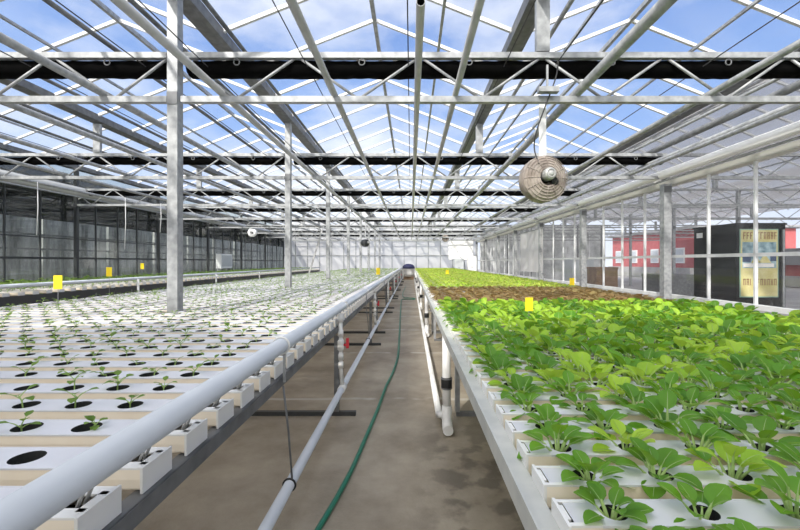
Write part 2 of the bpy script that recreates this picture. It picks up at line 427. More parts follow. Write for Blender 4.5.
# gutters
def gutter(x, label, z=HG):
    b = MB(); y0, y1 = -1.9, END - .1
    prof = [(-.125, .06), (-.115, -.07), (-.06, -.085), (.06, -.085), (.115, -.07), (.125, .06), (.115, .06), (.105, -.06), (-.105, -.06), (-.115, .06)]
    n = len(prof)
    b.v += [(px, y, pz) for y in (y0, y1) for px, pz in prof]
    for i in range(n): b.face([i, (i + 1) % n, n + (i + 1) % n, n + i])
    return one('roof_gutter', b, GALVD, label, 'gutter', 'valley gutters between the glass roofs', None, (x, 0, z))
gutter(XP, 'long grey steel gutter running on top of the row of tall posts')
gutter(XP + SPAN / 2, 'long grey steel gutter above the round hanging fan')
gutter(XR, 'grey steel eave gutter along the clear glass wall')
gutter(XP - SPAN / 2, 'grey steel gutter between the posts and the dim glass wall')
gutter(XL, 'grey steel eave gutter along the dim glass wall')

# ------------------------------------------------------------------ posts
def post(x, y, label, group, wdt=.15, ztop=HG - .1, cat='post', flange=.05):
    root = thing('support_post', label, cat, (x, y, 0), group)
    h = wdt / 2
    b = MB(); b.box(-h, h, -h, h, 0.012, ztop)
    b.obj('shaft', GALV, root)
    b = MB(); b.box(-h - flange, h + flange, -h - .05, h + .05, 0, .012); b.obj('base_plate', GALVD, root)
    b = MB(); b.box(-h, h, -h - .01, h + .01, ztop, ztop + .015); b.obj('head_plate', GALV, root)
    b = MB(); b.box(-h, h, -h - .008, -h, min(BC, ztop - .1) - .07, min(BC, ztop - .1) + .07); b.obj('bracket', GALVD, root)
    return root
for k, y in enumerate(ROW_Y):
    post(XP, y, 'galvanised square post rising through the seedling bench, ' + ordinal(k + 1) + ' from the camera', 'tall posts in the seedling bench', .115)
    post(XR - .10, y, 'galvanised post of the clear glass wall, ' + ordinal(k + 1) + ' from the camera', 'posts of the clear glass wall', .16, EYE + 1.66, 'post', .0)
    post(XL + .2, y, 'dark steel post of the dim glass wall, ' + ordinal(k + 1) + ' from the camera', 'posts of the dim glass wall', .10, HG - .1, 'post', .0)
for o in [o for o in COL.objects if o.name.startswith('shaft') and o.parent.location.x < -10]:
    o.data.materials[0] = MULLD

# ------------------------------------------------------------------ trusses and bunched curtains
def truss_proto():
    root = thing('roof_truss', 'x', 'truss', (0, 0, 0), 'lattice trusses across the greenhouse'); kids = []
    b = MB(); b.box(.08, SPAN - .08, -.035, .035, TC - .03, TC + .033); kids.append(b.obj('top_chord', GALV, root))
    b = MB(); b.box(.08, SPAN - .08, -.035, .035, BC - .033, BC + .033); kids.append(b.obj('bottom_chord', GALV, root))
    p = SPAN / 6
    for i in range(6):
        xa = p * i
        for s_ in (0, 1):
            a = (xa + (.09 if i == 0 else .04) if s_ == 0 else xa + p - (.09 if i == 5 else .04), 0, TC - .03)
            q = (xa + p / 2 + (-.03 if s_ == 0 else .03), 0, BC + .03)
            b = MB(); b.tube([a, q], .016, 8); kids.append(b.obj('web_bar', GALV, root))
    # short post that carries the middle gutter
    b = MB(); b.box(SPAN / 2 - .075, SPAN / 2 + .075, -.035, .035, TC + .045, HG - .1); kids.append(b.obj('gutter_stub', GALV, root))
    for xx in (.7, 2.1, 3.3, 4.9, 6.2, 7.5):
        b = MB(); b.torus((xx, -.02, TC - .075), .033, .007, 'y', 14, 5); kids.append(b.obj('cable_ring', GALVD, root))
    return reg(root, *kids)
def curtain_mesh():
    b = MB(); n = 90; r2 = random.Random(3)
    prof = [(-.02, 0), (.18, .0), (.21, -.04), (.19, -.10), (.14, -.135), (.06, -.135), (.0, -.115), (-.02, -.06)]
    pv = len(prof)
    for i in range(n + 1):
        x = .1 + (SPAN - .2) * i / n
        sag = r2.uniform(-.006, .006)
        for (py, pz) in prof: b.v.append((x, py + r2.uniform(-.008, .008), pz + (sag if pz < -.1 else 0)))
    for i in range(n):
        for j in range(pv):
            j2 = (j + 1) % pv; b.face([i * pv + j, i * pv + j2, (i + 1) * pv + j2, (i + 1) * pv + j], 0, True)
    b.face(list(range(pv))); b.face(list(range(n * pv, n * pv + pv))[::-1])
    return b.mesh('bunched_curtain', BLACKM)
TP0 = truss_proto(); first = True; CUR = curtain_mesh()
for sx_, xs, nm in ((0, XP, 'above the aisle'), (1, XL, 'on the far bench side of the posts'), (2, XR, 'of the neighbouring bay behind clear wall'), (3, XR + SPAN, 'of the outermost bay beyond the yard')):
    for k, y in enumerate(ROW_Y):
        t = TP0 if first else copy_tree(TP0); first = False
        t.location = (xs, y, 0); t['label'] = 'galvanised lattice truss ' + nm + ', ' + ordinal(k + 1) + ' from the camera'
        if sx_ < 2:
            c = link('bunched_curtain', CUR, None, (xs, y + .05, TC - .035))
            tag(c, 'black bunched curtain ' + ('above the aisle' if sx_ == 0 else 'over the far bench side') + ', ' + ordinal(k + 1) + ' truss from the camera', 'curtain', 'bunched black shade curtains')

# ------------------------------------------------------------------ overhead lengthwise pipes, cables
def ypipe(name, x, z, r, y0, y1, m, label, cat, group=None, n=12, hollow=False):
    b = MB()
    b.tube([(x, y0, z), (x, y1, z)], r, n, 0, not hollow)
    ms = [m]
    if hollow:
        b.tube([(x, y0, z), (x, y0 + .4, z)], r * .85, n, 1, False); ms = [m, DARKM]
        b.v += [(x + r * math.cos(2 * math.pi * j / n) * q, y0, z + r * math.sin(2 * math.pi * j / n) * q) for q in (1, .85) for j in range(n)]
        bs = len(b.v) - 2 * n
        for j in range(n): b.face([bs + j, bs + (j + 1) % n, bs + n + (j + 1) % n, bs + n + j])
        b.v += [(x + r * .85 * math.cos(2 * math.pi * j / n), y0 + .2, z + r * .85 * math.sin(2 * math.pi * j / n)) for j in range(n)]
        b.face(list(range(len(b.v) - n, len(b.v))), 1)
    return one(name, b, ms, label, cat, group)
G = 'steel pipes resting on the trusses'
PZ = BC + .033
for x, r, lab in ((-.86, .034, 'steel pipe on the trusses just over the seedling edge of the aisle'),
                  (.50, .034, 'steel pipe on the trusses over the leafy edge of the aisle'),
                  (1.87, .052, 'thick steel pipe on the trusses passing just beyond the round fan'),
                  (3.36, .036, 'steel pipe on the trusses over the middle of the leafy bench'),
                  (4.72, .036, 'steel pipe on the trusses close to the clear glass wall'),
                  (-2.12, .040, 'steel pipe on the trusses on the aisle side of the posts'),
                  (-3.46, .040, 'steel pipe on the trusses just past the posts'),
                  (-4.82, .040, 'steel pipe on the trusses over outer rim of seedling bench'),
                  (-6.15, .036, 'steel pipe on the trusses above the side aisle'),
                  (-7.5, .036, 'steel pipe on the trusses above rim of far bench'),
                  (-8.9, .036, 'steel pipe on the trusses nearest the dim glass wall')):
    ypipe('overhead_pipe', x, PZ + r, r, -1.85, END - .2, STEEL_W if r < .05 and x > -2.5 and x < 1 else GALV, lab, 'pipe', G)
ypipe('hanging_pipe', .065, BC - .075, .031, 2.715, 31, STEEL_W, 'open ended pale pipe hanging below the trusses along the aisle', 'pipe', hollow=True)
G = 'screen cables through the truss rings'
for x, lab in ((-1.17, 'thin dark cable above the aisle rim of the seedling bench'), (-.03, 'thin dark cable straight above the aisle'), (1.05, 'thin dark cable just short of the round fan'),
               (1.62, 'thin dark cable just past the round fan'), (3.3, 'thin dark cable above the middle of the leafy bench'), (-2.3, 'thin dark cable beside the posts on aisle side'),
               (-3.0, 'thin dark cable just past the posts'), (-4.3, 'thin dark cable over the outer half of the seedling bench'), (-5.6, 'thin dark cable above the side aisle'), (-7.0, 'thin dark cable above far bench rim')):
    ypipe('overhead_cable', x, TC - .10, .006, -1.85, END - .3, CABLEM, lab, 'cable', G, 6)
# roof level shafts on small brackets
G = 'vent drive shafts under the roof'
for x, z, lab in ((-3.55, EYE + 2.55, 'dark drive shaft under the roof just past the posts'), (-3.05, EYE + 2.85, 'dark drive shaft hugging the post gutter'),
                  (-5.2, EYE + 2.6, 'dark drive shaft under the roof over the side aisle'), (-6.4, EYE + 2.6, 'dark drive shaft beside the side aisle gutter'), (-7.3, EYE + 2.6, 'dark drive shaft beyond the side aisle gutter'),
                  (1.75, EYE + 2.85, 'pale drive shaft alongside the gutter over the fan'), (4.9, EYE + 2.45, 'grey drive shaft near the clear wall eave'), (-2.25, EYE + 2.85, 'grey drive shaft on aisle side of the post gutter')):
    ypipe('drive_shaft', x, z, .028, -1.85, END - .3, GALVD if x < 0 else GALV, lab, 'shaft', G, 8)

# rolled films along the eaves
def roll(x, z, r, m, label):
    root = thing('rolled_side_curtain', label, 'curtain', (x, 0, 0))
    b = MB(); b.tube([(0, -1.85, z), (0, END - .2, z)], r, 16); b.obj('roll', m, root)
    b = MB()
    b.tube([(r * .8, -1.85, z - r * 1.25), (r * .8, END - .2, z - r * 1.25)], .022, 8); b.obj('roller_tube', GALV, root)
    for y in ROW_Y[1:]:
        b = MB(); b.bar((0, y, z - r), (-.14, y, z - r - .06), .02, .03); b.obj('cradle', m, root)
    return root
roll(XR - .20, EYE + 1.87, .09, ROLLM, 'white film curtain rolled up along the top of the clear glass wall')
roll(XL + .40, EYE + 2.22, .15, GREYROLL, 'grey film curtain rolled up along the top of the dim glass wall')
ypipe('eave_tube', XR - .42, EYE + 2.12, .05, -1.85, END - .2, GALV, 'grey tube along the clear wall just above the white rolled curtain', 'pipe')
ypipe('eave_tube', XR - .30, EYE + 2.42, .06, -1.85, END - .2, GALVD, 'thick dark tube along the clear wall above the grey one', 'pipe')

# ------------------------------------------------------------------ growing channels
def lid_cell(b, cx, w, s, r, z, m, n_seg, dark, depth=.045):
    ca = math.atan2(w / 2, s / 2)
    if n_seg >= 5: q = [0, ca / 2, ca, ca + (math.pi / 2 - ca) / 3, ca + 2 * (math.pi / 2 - ca) / 3]
    else: q = [0, ca]
    ang = [a for a in q] + [math.pi / 2] + [math.pi - a for a in q[::-1]]
    ang = ang[:-1] + [math.pi] + [-(math.pi - a) for a in q[1:]] + [-math.pi / 2] + [-a for a in q[1:][::-1]]
    n = len(ang); base = len(b.v)
    for a in ang:
        b.v.append((cx + r * math.cos(a), r * math.sin(a), z))
    for a in ang:
        c, s_ = math.cos(a), math.sin(a)
        k = min((s / 2) / abs(c) if abs(c) > 1e-6 else 1e9, (w / 2) / abs(s_) if abs(s_) > 1e-6 else 1e9)
        b.v.append((cx + k * c, k * s_, z))
    for a in ang: b.v.append((cx + r * .8 * math.cos(a), r * .8 * math.sin(a), z - depth))
    for i in range(n):
        j = (i + 1) % n
        b.face([base + i, base + n + i, base + n + j, base + j], m)
        b.face([base + i, base + j, base + 2 * n + j, base + 2 * n + i], dark)
    b.face([base + 2 * n + i for i in range(n)], dark)

def channel_parts(x_end, x_in, holes, w, r, sgn, hgt=.062, seg=5, cap=True, pitch=.2):
    """channel lying along X. x_end: the aisle end; sgn -1 grows to -X. local origin at y=0, z=0 = channel top"""
    lid, tr, cp = MB(), MB(), MB()
    lo, hi = min(x_end, x_in), max(x_end, x_in)
    hs = sorted(holes); x0, x1 = hs[0] - pitch / 2, hs[-1] + pitch / 2
    for hx in hs: lid_cell(lid, hx, w, pitch, r, 0, 0, seg, 1)
    a_lo, a_hi = (lo + .005, hi - .085) if sgn < 0 else (lo + .07, hi - .005)
    if a_lo < x0: lid.quad((a_lo, -w / 2, 0), (x0, -w / 2, 0), (x0, w / 2, 0), (a_lo, w / 2, 0), 0)
    if a_hi > x1: lid.quad((x1, -w / 2, 0), (a_hi, -w / 2, 0), (a_hi, w / 2, 0), (x1, w / 2, 0), 0)
    # lip round the lid
    for s_ in (-1, 1): lid.box(a_lo, a_hi, s_ * w / 2 - .002, s_ * w / 2 + .002, -.004, .001, 0)
    # trough: rounded lower body
    prof = [(-w / 2, -.004), (-w / 2 - .001, -.03), (-w / 2 + .001, -hgt + .008), (-w / 2 + .008, -hgt), (w / 2 - .008, -hgt), (w / 2 - .001, -hgt + .008), (w / 2 + .001, -.03), (w / 2, -.004)]
    n = len(prof)
    tr.v += [(x, py, pz) for x in (lo, hi) for py, pz in prof]
    for i in range(n - 1): tr.face([i, i + 1, n + i + 1, n + i], 0)
    tr.face(list(range(n))); tr.face(list(range(n, 2 * n))[::-1])
    tr.quad((lo, -w / 2 + .004, -.042), (hi, -w / 2 + .004, -.042), (hi, w / 2 - .004, -.042), (lo, w / 2 - .004, -.042), 1)
    if cap:
        e = x_end
        x_a, x_b = (e - .003, e + .004) if sgn < 0 else (e - .004, e + .003)
        cp.box(x_a, x_b, -w / 2 - .006, w / 2 + .004, -hgt - .003, .003)
        for s_ in (-1, 1):
            xa, xb = (e - .085, e) if sgn < 0 else (e, e + .07)
            ya, yb = sorted((s_ * (w / 2 + .001), s_ * (w / 2 - (.034 if sgn < 0 else .01))))
            cp.box(xa, xb, ya, yb, -.004, .001)
        xa, xb = (e - .024, e) if sgn < 0 else (e, e + .012)
        cp.box(xa, xb, -w / 2 + .02, w / 2 - .02, -.004, .001)
    return lid, tr, cp

CHG = 'white growing channels laid across the seedling bench'
LX0, LX1, LW, LR = -.715, -5.0, .122, .042
PUPZ = EYE - .45
L_HOLES = [-1.08 - .2 * i for i in range(20)]
def feed_tubes(dy):
    b = MB(); b.tube([(-.716, dy, PUPZ - .037 - TOP), (-.742, dy, .03), (-.768, dy, -.035)], .0046, 8); return b
def chan_proto_full(holes, x_end, x_in, tubes=True):
    root = thing('growing_channel', 'x', 'channel', (0, 0, 0), CHG)
    lid, tr, cp = channel_parts(x_end, x_in, holes, LW, LR, -1)
    k = [tr.obj('trough', [TROUGHM, DARKM], root), lid.obj('lid', [LIDM, DARKM], root)]
    if tubes:
        k.append(cp.obj('end_cap', CAPM, root))
        for dy in (-.012, .014): k.append(feed_tubes(dy).obj('feed_tube', TUBEM, root))
    return reg(root, *k)
def chan_far_mesh(holes, x_end, x_in, w, r, sgn, tubes=True):
    lid, tr, cp = channel_parts(x_end, x_in, holes, w, r, sgn, seg=3)
    b = MB(); b.add(lid); b.add(tr, None, 2); b.add(cp, None, 4)
    if tubes:
        for dy in (-.012, .014): b.add(feed_tubes(dy), None, 5)
    return b.mesh('growing_channel', [LIDM, DARKM, TROUGHM, DARKM, CAPM, TUBEM])

seed_spots, LROWS = [], []
HA, HB = [h for h in L_HOLES if h > -2.5], [h for h in L_HOLES if h < -2.8]
P_FULL = chan_proto_full(L_HOLES, LX0, LX1)
P_A = P_B = None
M_FULL = chan_far_mesh(L_HOLES, LX0, LX1, LW, LR, -1)
M_A = chan_far_mesh(HA, LX0, XP + .10, LW, LR, -1); M_B = chan_far_mesh(HB, XP - .10, LX1, LW, LR, -1, False)
used_full = False
nrow = 0
for k in range(-18, 141):
    y = T0 - .05 + .21 * k
    if y > 33.4: break
    nrow += 1; o_ = ordinal(nrow)
    split = k >= 0 and k % 20 == 0
    if split:
        if y < 9:
            if P_A is None:
                P_A = chan_proto_full(HA, LX0, XP + .10); P_B = chan_proto_full(HB, XP - .10, LX1, False); a, c = P_A, P_B
            else: a, c = copy_tree(P_A), copy_tree(P_B)
        else:
            a, c = tag(link('growing_channel', M_A), 'x', 'channel', CHG), tag(link('growing_channel', M_B), 'x', 'channel', CHG)
        a.location = (0, y, TOP); c.location = (0, y, TOP)
        q = ordinal(k // 20 + 1)
        a['label'] = 'short white channel between the aisle and the ' + q + ' post of the seedling bench'
        c['label'] = 'short white channel on the outer side of the ' + q + ' post of the seedling bench'
    else:
        if y < 12:
            c = copy_tree(P_FULL) if used_full else P_FULL; used_full = True
        else:
            c = tag(link('growing_channel', M_FULL), 'x', 'channel', CHG)
        c.location = (0, y, TOP)
        c['label'] = 'long white channel with dark holes, ' + o_ + ' row of the seedling bench'
    for i, hx in enumerate(L_HOLES):
        if split and -2.8 < hx < -2.5: continue
        seed_spots.append((y, hx, nrow, i))

# leafy bench channels
RCG = 'white growing channels laid across the leafy bench'
RX0, RX1, RW, RR, RPIT = .33, 3.56, .092, .029, .155
R_HOLES = [.445 + .2 * i for i in range(16)]
P_R = thing('growing_channel', 'x', 'channel', (0, 0, 0), RCG)
lid, tr, cp = channel_parts(RX0, RX1, R_HOLES, RW, RR, 1)
reg(P_R, tr.obj('trough', [TROUGHM, DARKM], P_R), lid.obj('lid', [LIDM, DARKM], P_R), cp.obj('end_cap', CAPM, P_R))
M_R = chan_far_mesh(R_HOLES, RX0, RX1, RW, RR, 1, False)
leaf_spots = []; used = False; rest = MB(); nr = 0
lid, tr, cp = channel_parts(RX0, RX1, R_HOLES[:1], RW, RR, 1, seg=3)
far_b = MB(); far_b.add(lid); far_b.add(tr, None, 2); far_b.add(cp, None, 4)
y = .735
while y < 33.3:
    nr += 1
    if y < 10.6:
        if y < 5: c = copy_tree(P_R) if used else P_R; used = True
        else: c = tag(link('growing_channel', M_R), 'x', 'channel', RCG)
        c.location = (0, y, TOP); c['label'] = 'long white channel under leafy plants, ' + ordinal(nr) + ' row of that bench'
    else:
        rest.add(far_b, Matrix.Translation((0, y, TOP)))
    for i, hx in enumerate(R_HOLES): leaf_spots.append((y, hx, nr, i))
    y += RPIT
o = one('far_growing_channels', rest, [LIDM, DARKM, TROUGHM, DARKM, CAPM], 'remaining white channels under the distant green plants of the leafy bench', 'channels', None, 'stuff')

# far bench channels
FBX, FBX1 = -7.5, -10.35
F_HOLES = [FBX - .3 - .2 * i for i in range(12)]
M_F = chan_far_mesh(F_HOLES, FBX, FBX1, LW, LR, -1, False)
FCG = 'white growing channels laid across the far bench'
far_rows = []; y = 6.0; nf = 0
while y < 22:
    nf += 1
    c = tag(link('growing_channel', M_F, None, (0, y, TOP - .03)), 'white channel on the far bench by the dim glass wall, ' + ordinal(nf) + ' row along', 'channel', FCG)
    far_rows.append(y); y += .30
rest = MB(); lid, tr, cp = channel_parts(FBX, FBX1, F_HOLES[:1], LW, LR, -1, seg=3)
fb = MB(); fb.add(lid); fb.add(tr, None, 2); fb.add(cp, None, 4)
while y < 33: rest.add(fb, Matrix.Translation((0, y, TOP - .03))); far_rows.append(y); y += .30
one('distant_channels', rest, [LIDM, DARKM, TROUGHM, DARKM, CAPM], 'remaining white channels at the distant end of the far bench', 'channels', None, 'stuff')

# ------------------------------------------------------------------ benches
def bench(y0, y1, xa, xb, legs, label, group, ztop, side, rail_m=GALVD, foot_out=.17, apron=.05):
    """xa aisle edge, xb far edge; side +1 when aisle lies at +X of the bench"""
    root = thing('growing_bench', label, 'bench', ((xa + xb) / 2, (y0 + y1) / 2, 0), group)
    ox, oy = root.location.x, root.location.y
    def P(name, b, m): return b.obj(name, m, root)
    for x in (xa, xb):
        b = MB(); s_ = -1 if (x == xa) == (side > 0) else 1
        b.box(min(x, x + s_ * .05) - ox, max(x, x + s_ * .05) - ox, y0 + .01 - oy, y1 - .01 - oy, ztop - .006, ztop)
        b.box(x - .003 - ox, x + .003 - ox, y0 + .01 - oy, y1 - .01 - oy, ztop - apron, ztop)
        P('side_rail', b, rail_m)
    for x in (xa + (xb - xa) * .33, xa + (xb - xa) * .67):
        b = MB(); b.box(x - .02 - ox, x + .02 - ox, y0 + .01 - oy, y1 - .01 - oy, ztop - .04, ztop); P('inner_rail', b, rail_m)
    for y in legs:
        lo, hi = min(xa, xb) + .08, max(xa, xb) - .08
        b = MB(); b.box(lo - ox, hi - ox, y - .02 - oy, y + .02 - oy, ztop - .085, ztop - .04); P('cross_bar', b, rail_m)
        f0, f1 = min(xa, xb) + .1, max(xa, xb) - .1
        if side > 0: f1 = xa + foot_out
        else: f0 = xa + .05
        b = MB(); b.box(f0 - ox, f1 - ox, y - .022 - oy, y + .022 - oy, 0, .04); P('foot', b, MULLD if side > 0 else GALVD)
        for x in (xa - side * (.012 if side > 0 else .06), (xa + xb) / 2, xb + side * .1):
            b = MB(); b.box(x - .022 - ox, x + .022 - ox, y - .022 - oy, y + .022 - oy, .04, ztop - .085); P('leg', b, GALV if side < 0 else GALVD)
    return root
ZL = TOP - .0665
secs = [(-1.0, 3.27, (.3,)), (3.28, 7.70, (3.86, 7.10)), (7.71, 12.13, (8.3, 11.6)), (12.14, 16.56, (12.7, 16.0)), (16.57, 20.99, (17.1, 20.4)), (21.0, 25.4, (21.5, 24.8)), (25.41, 29.8, (25.9, 29.2)), (29.81, 33.6, (30.3, 33.0))]
for i, (a, c, lg) in enumerate(secs):
    bench(a, c, -.695, -4.98, lg, 'grey steel frame of the seedling bench, ' + ordinal(i + 1) + ' section from the camera', 'seedling bench frames', ZL, 1)
for i in range(8):
    a = -.94 + 4.44 * i; c = min(a + 4.42, 33.5); ZR = ZL
    bench(a, c, .38, 3.54, (a + .2, a + 1.3) if i == 0 else (a + .35, a + 4.0) if i < 7 else (a + .35, a + 2.6), 'grey steel frame of the leafy bench, ' + ordinal(i + 1) + ' section from the camera', 'leafy bench frames', ZR, -1, GALV)
for i, (a, c) in enumerate(((5.8, 10.2), (10.22, 14.6), (14.62, 19.0), (19.02, 23.4), (23.42, 27.8), (27.82, 33.2))):
    bench(a, c, FBX + .03, FBX1 + .02, (a + .6, c - .6), 'dark steel frame of the far bench, ' + ordinal(i + 1) + ' section from the camera', 'far bench frames', ZL - .03, 1, MULLD, .17, .22)  # deep dark side rail also stands in for the shade under the bench

# collecting gutter along the leafy bench's aisle edge
b = MB(); prof = [(.270, -.020), (.270, -.085), (.36, -.085), (.36, -.066), (.327, -.066), (.327, -.034), (.275, -.034), (.275, -.020)]
n = len(prof); b.v += [(px, y, TOP + pz) for y in (-.9, 33.4) for px, pz in prof]
for i in range(n): b.face([i, (i + 1) % n, n + (i + 1) % n, n + i])
b.face(list(range(n))); b.face(list(range(n, 2 * n))[::-1])
one('drain_gutter', b, GUTM, 'long pale metal gutter along the aisle edge of the leafy bench', 'gutter')

# ------------------------------------------------------------------ pipes along the seedling bench
t = thing('supply_pipe', 'thick pale blue white pipe running above the channel ends of the seedling bench', 'pipe', (-.70, 0, PUPZ))
b = MB(); b.tube([(0, .05, 0), (0, 33.2, 0)], .039, 24); b.obj('tube', PIPEW, t)
for y in (4.2, 8.9, 13.4, 18.0):
    b = MB(); b.tube([(0, y - .04, 0), (0, y + .04, 0)], .046, 20); b.obj('coupling', PVC, t)
LPZ, LPX = .26, -.655
t = thing('lower_pipe', 'thinner pale pipe running low beside the seedling bench', 'pipe', (LPX, 0, LPZ))
b = MB(); b.tube([(0, .2, 0), (0, 33.0, 0)], .029, 18); b.obj('tube', PIPEW, t)
for y in (3.86, 8.1, 12.5, 16.9, 21.3):
    b = MB(); b.tube([(0, y - .07, 0), (0, y + .07, 0)], .036, 16); b.obj('tee', PVC, t)
VG = 'valve risers between the two pale pipes'
for i, y in enumerate((3.86, 7.55, 11.9, 16.3, 20.7, 25.1)):
    t = thing('valve_riser', 'white riser with a red valve lever beside the seedling bench, ' + ordinal(i + 1) + ' from the camera', 'valve', (-.672, y, 0), VG)
    b = MB(); b.tube([(.014, 0, LPZ + .03), (0, 0, LPZ + .2), (0, 0, PUPZ - .041)], .021, 12); b.obj('tube', PVC, t)
    for z in (LPZ + .22, .56, .78, PUPZ - .09):
        b = MB(); b.tube([(0, 0, z - .03), (0, 0, z + .03)], .028, 12); b.obj('collar', PVC, t)
    b = MB(); b.tube([(0, 0, .61), (0, 0, .63), (0, 0, .71), (0, 0, .73)], .03, 12, radii=[.022, .034, .034, .022]); b.obj('valve_body', PVC, t)
    b = MB(); b.tube([(.03, 0, .67), (.06, 0, .67)], .012, 8); b.box(.055, .08, -.012, .012, .64, .735); b.obj('lever', REDM, t)
HGp = 'wire hangers holding the lower pipe'
for i, y in enumerate((2.18, 6.2, 10.4, 14.6)):
    t = thing('pipe_hanger', 'thin wire hanger from the seedling bench rail to the lower pipe, ' + ordinal(i + 1) + ' from the camera', 'hanger', (0, y, 0), HGp)
    b = MB(); b.tube([(-.688, 0, ZL - .05), (-.66, .0, .55), (-.64, 0, LPZ + .03)], .0055, 6); b.obj('wire', GALVD, t)
    b = MB(); b.torus((LPX, 0, LPZ), .033, .006, 'y', 18, 6); b.obj('lower_clip', RUBBER, t)
    b = MB(); b.torus((-.70, 0, PUPZ), .045, .006, 'y', 18, 6); b.obj('upper_clip', PVC, t)
    b = MB(); b.bar((-.682, 0, PUPZ - .045), (-.682, 0, ZL - .03), .014, .006); b.obj('strap', GALV, t)

# far bench pipe
b = MB(); b.tube([(FBX + .02, 5.8, PUPZ), (FBX + .02, 33, PUPZ)], .04, 14)
one('supply_pipe', b, PIPEW, 'grey pipe running above the channel ends of the far bench', 'pipe')
for i, y in enumerate((11.0, 15.4, 19.8, 24.2)):
    b = MB(); b.tube([(FBX + .09, y, .02), (FBX + .09, y, PUPZ - .02)], .03, 10)
    one('drop_pipe', b, PVC, 'white upright pipe against the far bench edge, ' + ordinal(i + 1) + ' from the camera', 'pipe', 'upright pipes of the far bench')

# drain pipes along the leafy bench
b = MB(); b.tube([(.25, 3.62, .10), (.25, 33, .10)], .030, 14)
one('drain_pipe', b, PVC, 'white pipe lying low along the leafy bench side of the aisle', 'pipe')
DG = 'white drain risers of the leafy bench'
for i in range(7):
    y = 3.5 + 4.44 * i
    t = thing('drain_riser', 'white drain riser with black coupling under the leafy bench edge, ' + ordinal(i + 1) + ' from the camera', 'pipe', (.310, y, 0), DG)
    b = MB(); b.tube([(0, 0, .14), (-.004, 0, .42), (-.004, 0, TOP - .086)], .036, 16); b.obj('tube', PVC, t)
    b = MB(); b.tube([(-.003, 0, .365), (-.003, 0, .375), (-.003, 0, .455), (-.003, 0, .465)], .045, 16, radii=[.043, .047, .047, .043]); b.obj('coupling', RUBBER, t)
    b = MB(); b.tube([(-.003, 0, .368), (-.003, 0, .378)], .049, 16); b.tube([(-.003, 0, .45), (-.003, 0, .46)], .049, 16); b.obj('clamp', GALVD, t)
    b = MB(); b.tube([(0, .0, .22), (0, 0, .12), (0, -.02, .075), (0, -.07, .055), (0, -.13, .055)], .044, 16); b.obj('elbow', PVC, t)
    b = MB(); b.tube([(-.002, .0, .13), (-.03, .06, .11), (-.066, .12, .10)], .030, 12); b.obj('branch', PVC, t)

# ------------------------------------------------------------------ hose
pts = [(-.62, 1.6), (-.50, 2.2), (-.42, 2.75), (-.375, 3.3), (-.325, 4.0), (-.29, 4.7), (-.235, 5.3), (-.20, 6.2), (-.22, 7.5), (-.26, 9.5), (-.31, 12), (-.36, 15), (-.34, 15.6), (-.2, 15.75), (.12, 15.7), (.14, 16.1), (-.1, 16.3), (-.3, 16.6), (-.38, 19), (-.3, 24)]
def smooth(p, k=6):
    out = []
    for i in range(len(p) - 1):
        p0, p1, p2, p3 = p[max(i - 1, 0)], p[i], p[i + 1], p[min(i + 2, len(p) - 1)]
        for j in range(k):
            t = j / k
            out.append(tuple(.5 * (2 * b_ + (c_ - a_) * t + (2 * a_ - 5 * b_ + 4 * c_ - d_) * t * t + (3 * b_ - a_ - 3 * c_ + d_) * t ** 3) for a_, b_, c_, d_ in zip(p0, p1, p2, p3)))
    out.append(p[-1]); return out
b = MB(); b.tube([(x, y, .0165) for x, y in smooth(pts)], .016, 10)
one('garden_hose', b, HOSEM, 'dark green garden hose lying along the concrete aisle', 'hose')

# ------------------------------------------------------------------ plants
def blade(b, base, az, tilt, plen, blen, bw, cup, droop, rr, mi_leaf, stalk=None, st_r=.004, nl=6, nw=4):
    """one leaf: stalk from base leaning by tilt (0 = up), then a cupped oval blade"""
    d = Vector((math.cos(az) * math.sin(tilt), math.sin(az) * math.sin(tilt), math.cos(tilt)))
    side = Vector((-math.sin(az), math.cos(az), 0))
    p = Vector(base); mid = p + d * plen * .55 + Vector((0, 0, plen * .06)); tip = p + d * plen
    if stalk is not None:
        stalk.tube([p, mid, tip], st_r, 5, 0, False, radii=[st_r * 1.25, st_r, st_r * .6])
    t2 = tilt + .25
    base_i = len(b.v)
    pos = tip - d * (blen * .06)
    for i in range(nl + 1):
        u = i / nl
        ang = t2 + droop * u
        dd = Vector((math.cos(az) * math.sin(ang), math.sin(az) * math.sin(ang), math.cos(ang)))
        if i: pos = pos + dd * (blen / nl)
        nrm = side.cross(dd)
        wd = bw * .5 * max(.10, math.sin(math.pi * u ** .9) ** .62)
        for j in range(nw + 1):
            q = 2 * j / nw - 1
            z = cup * wd * q * q + rr.uniform(-1, 1) * bw * .012
            b.v.append(tuple(pos + side * wd * q + nrm * (-z if nrm.z < 0 else z)))
    if stalk is not None and nl >= 6:
        mid = [Vector(b.v[base_i + i * (nw + 1) + nw // 2]) + Vector((0, 0, .0008)) for i in range(nl)]
        stalk.tube(mid, .001, 4, 0, False, radii=[st_r * .32 * (1 - .8 * i / nl) for i in range(nl)])
    for i in range(nl):
        for j in range(nw):
            a = base_i + i * (nw + 1) + j
            b.face([a, a + 1, a + nw + 2, a + nw + 1], mi_leaf, True)

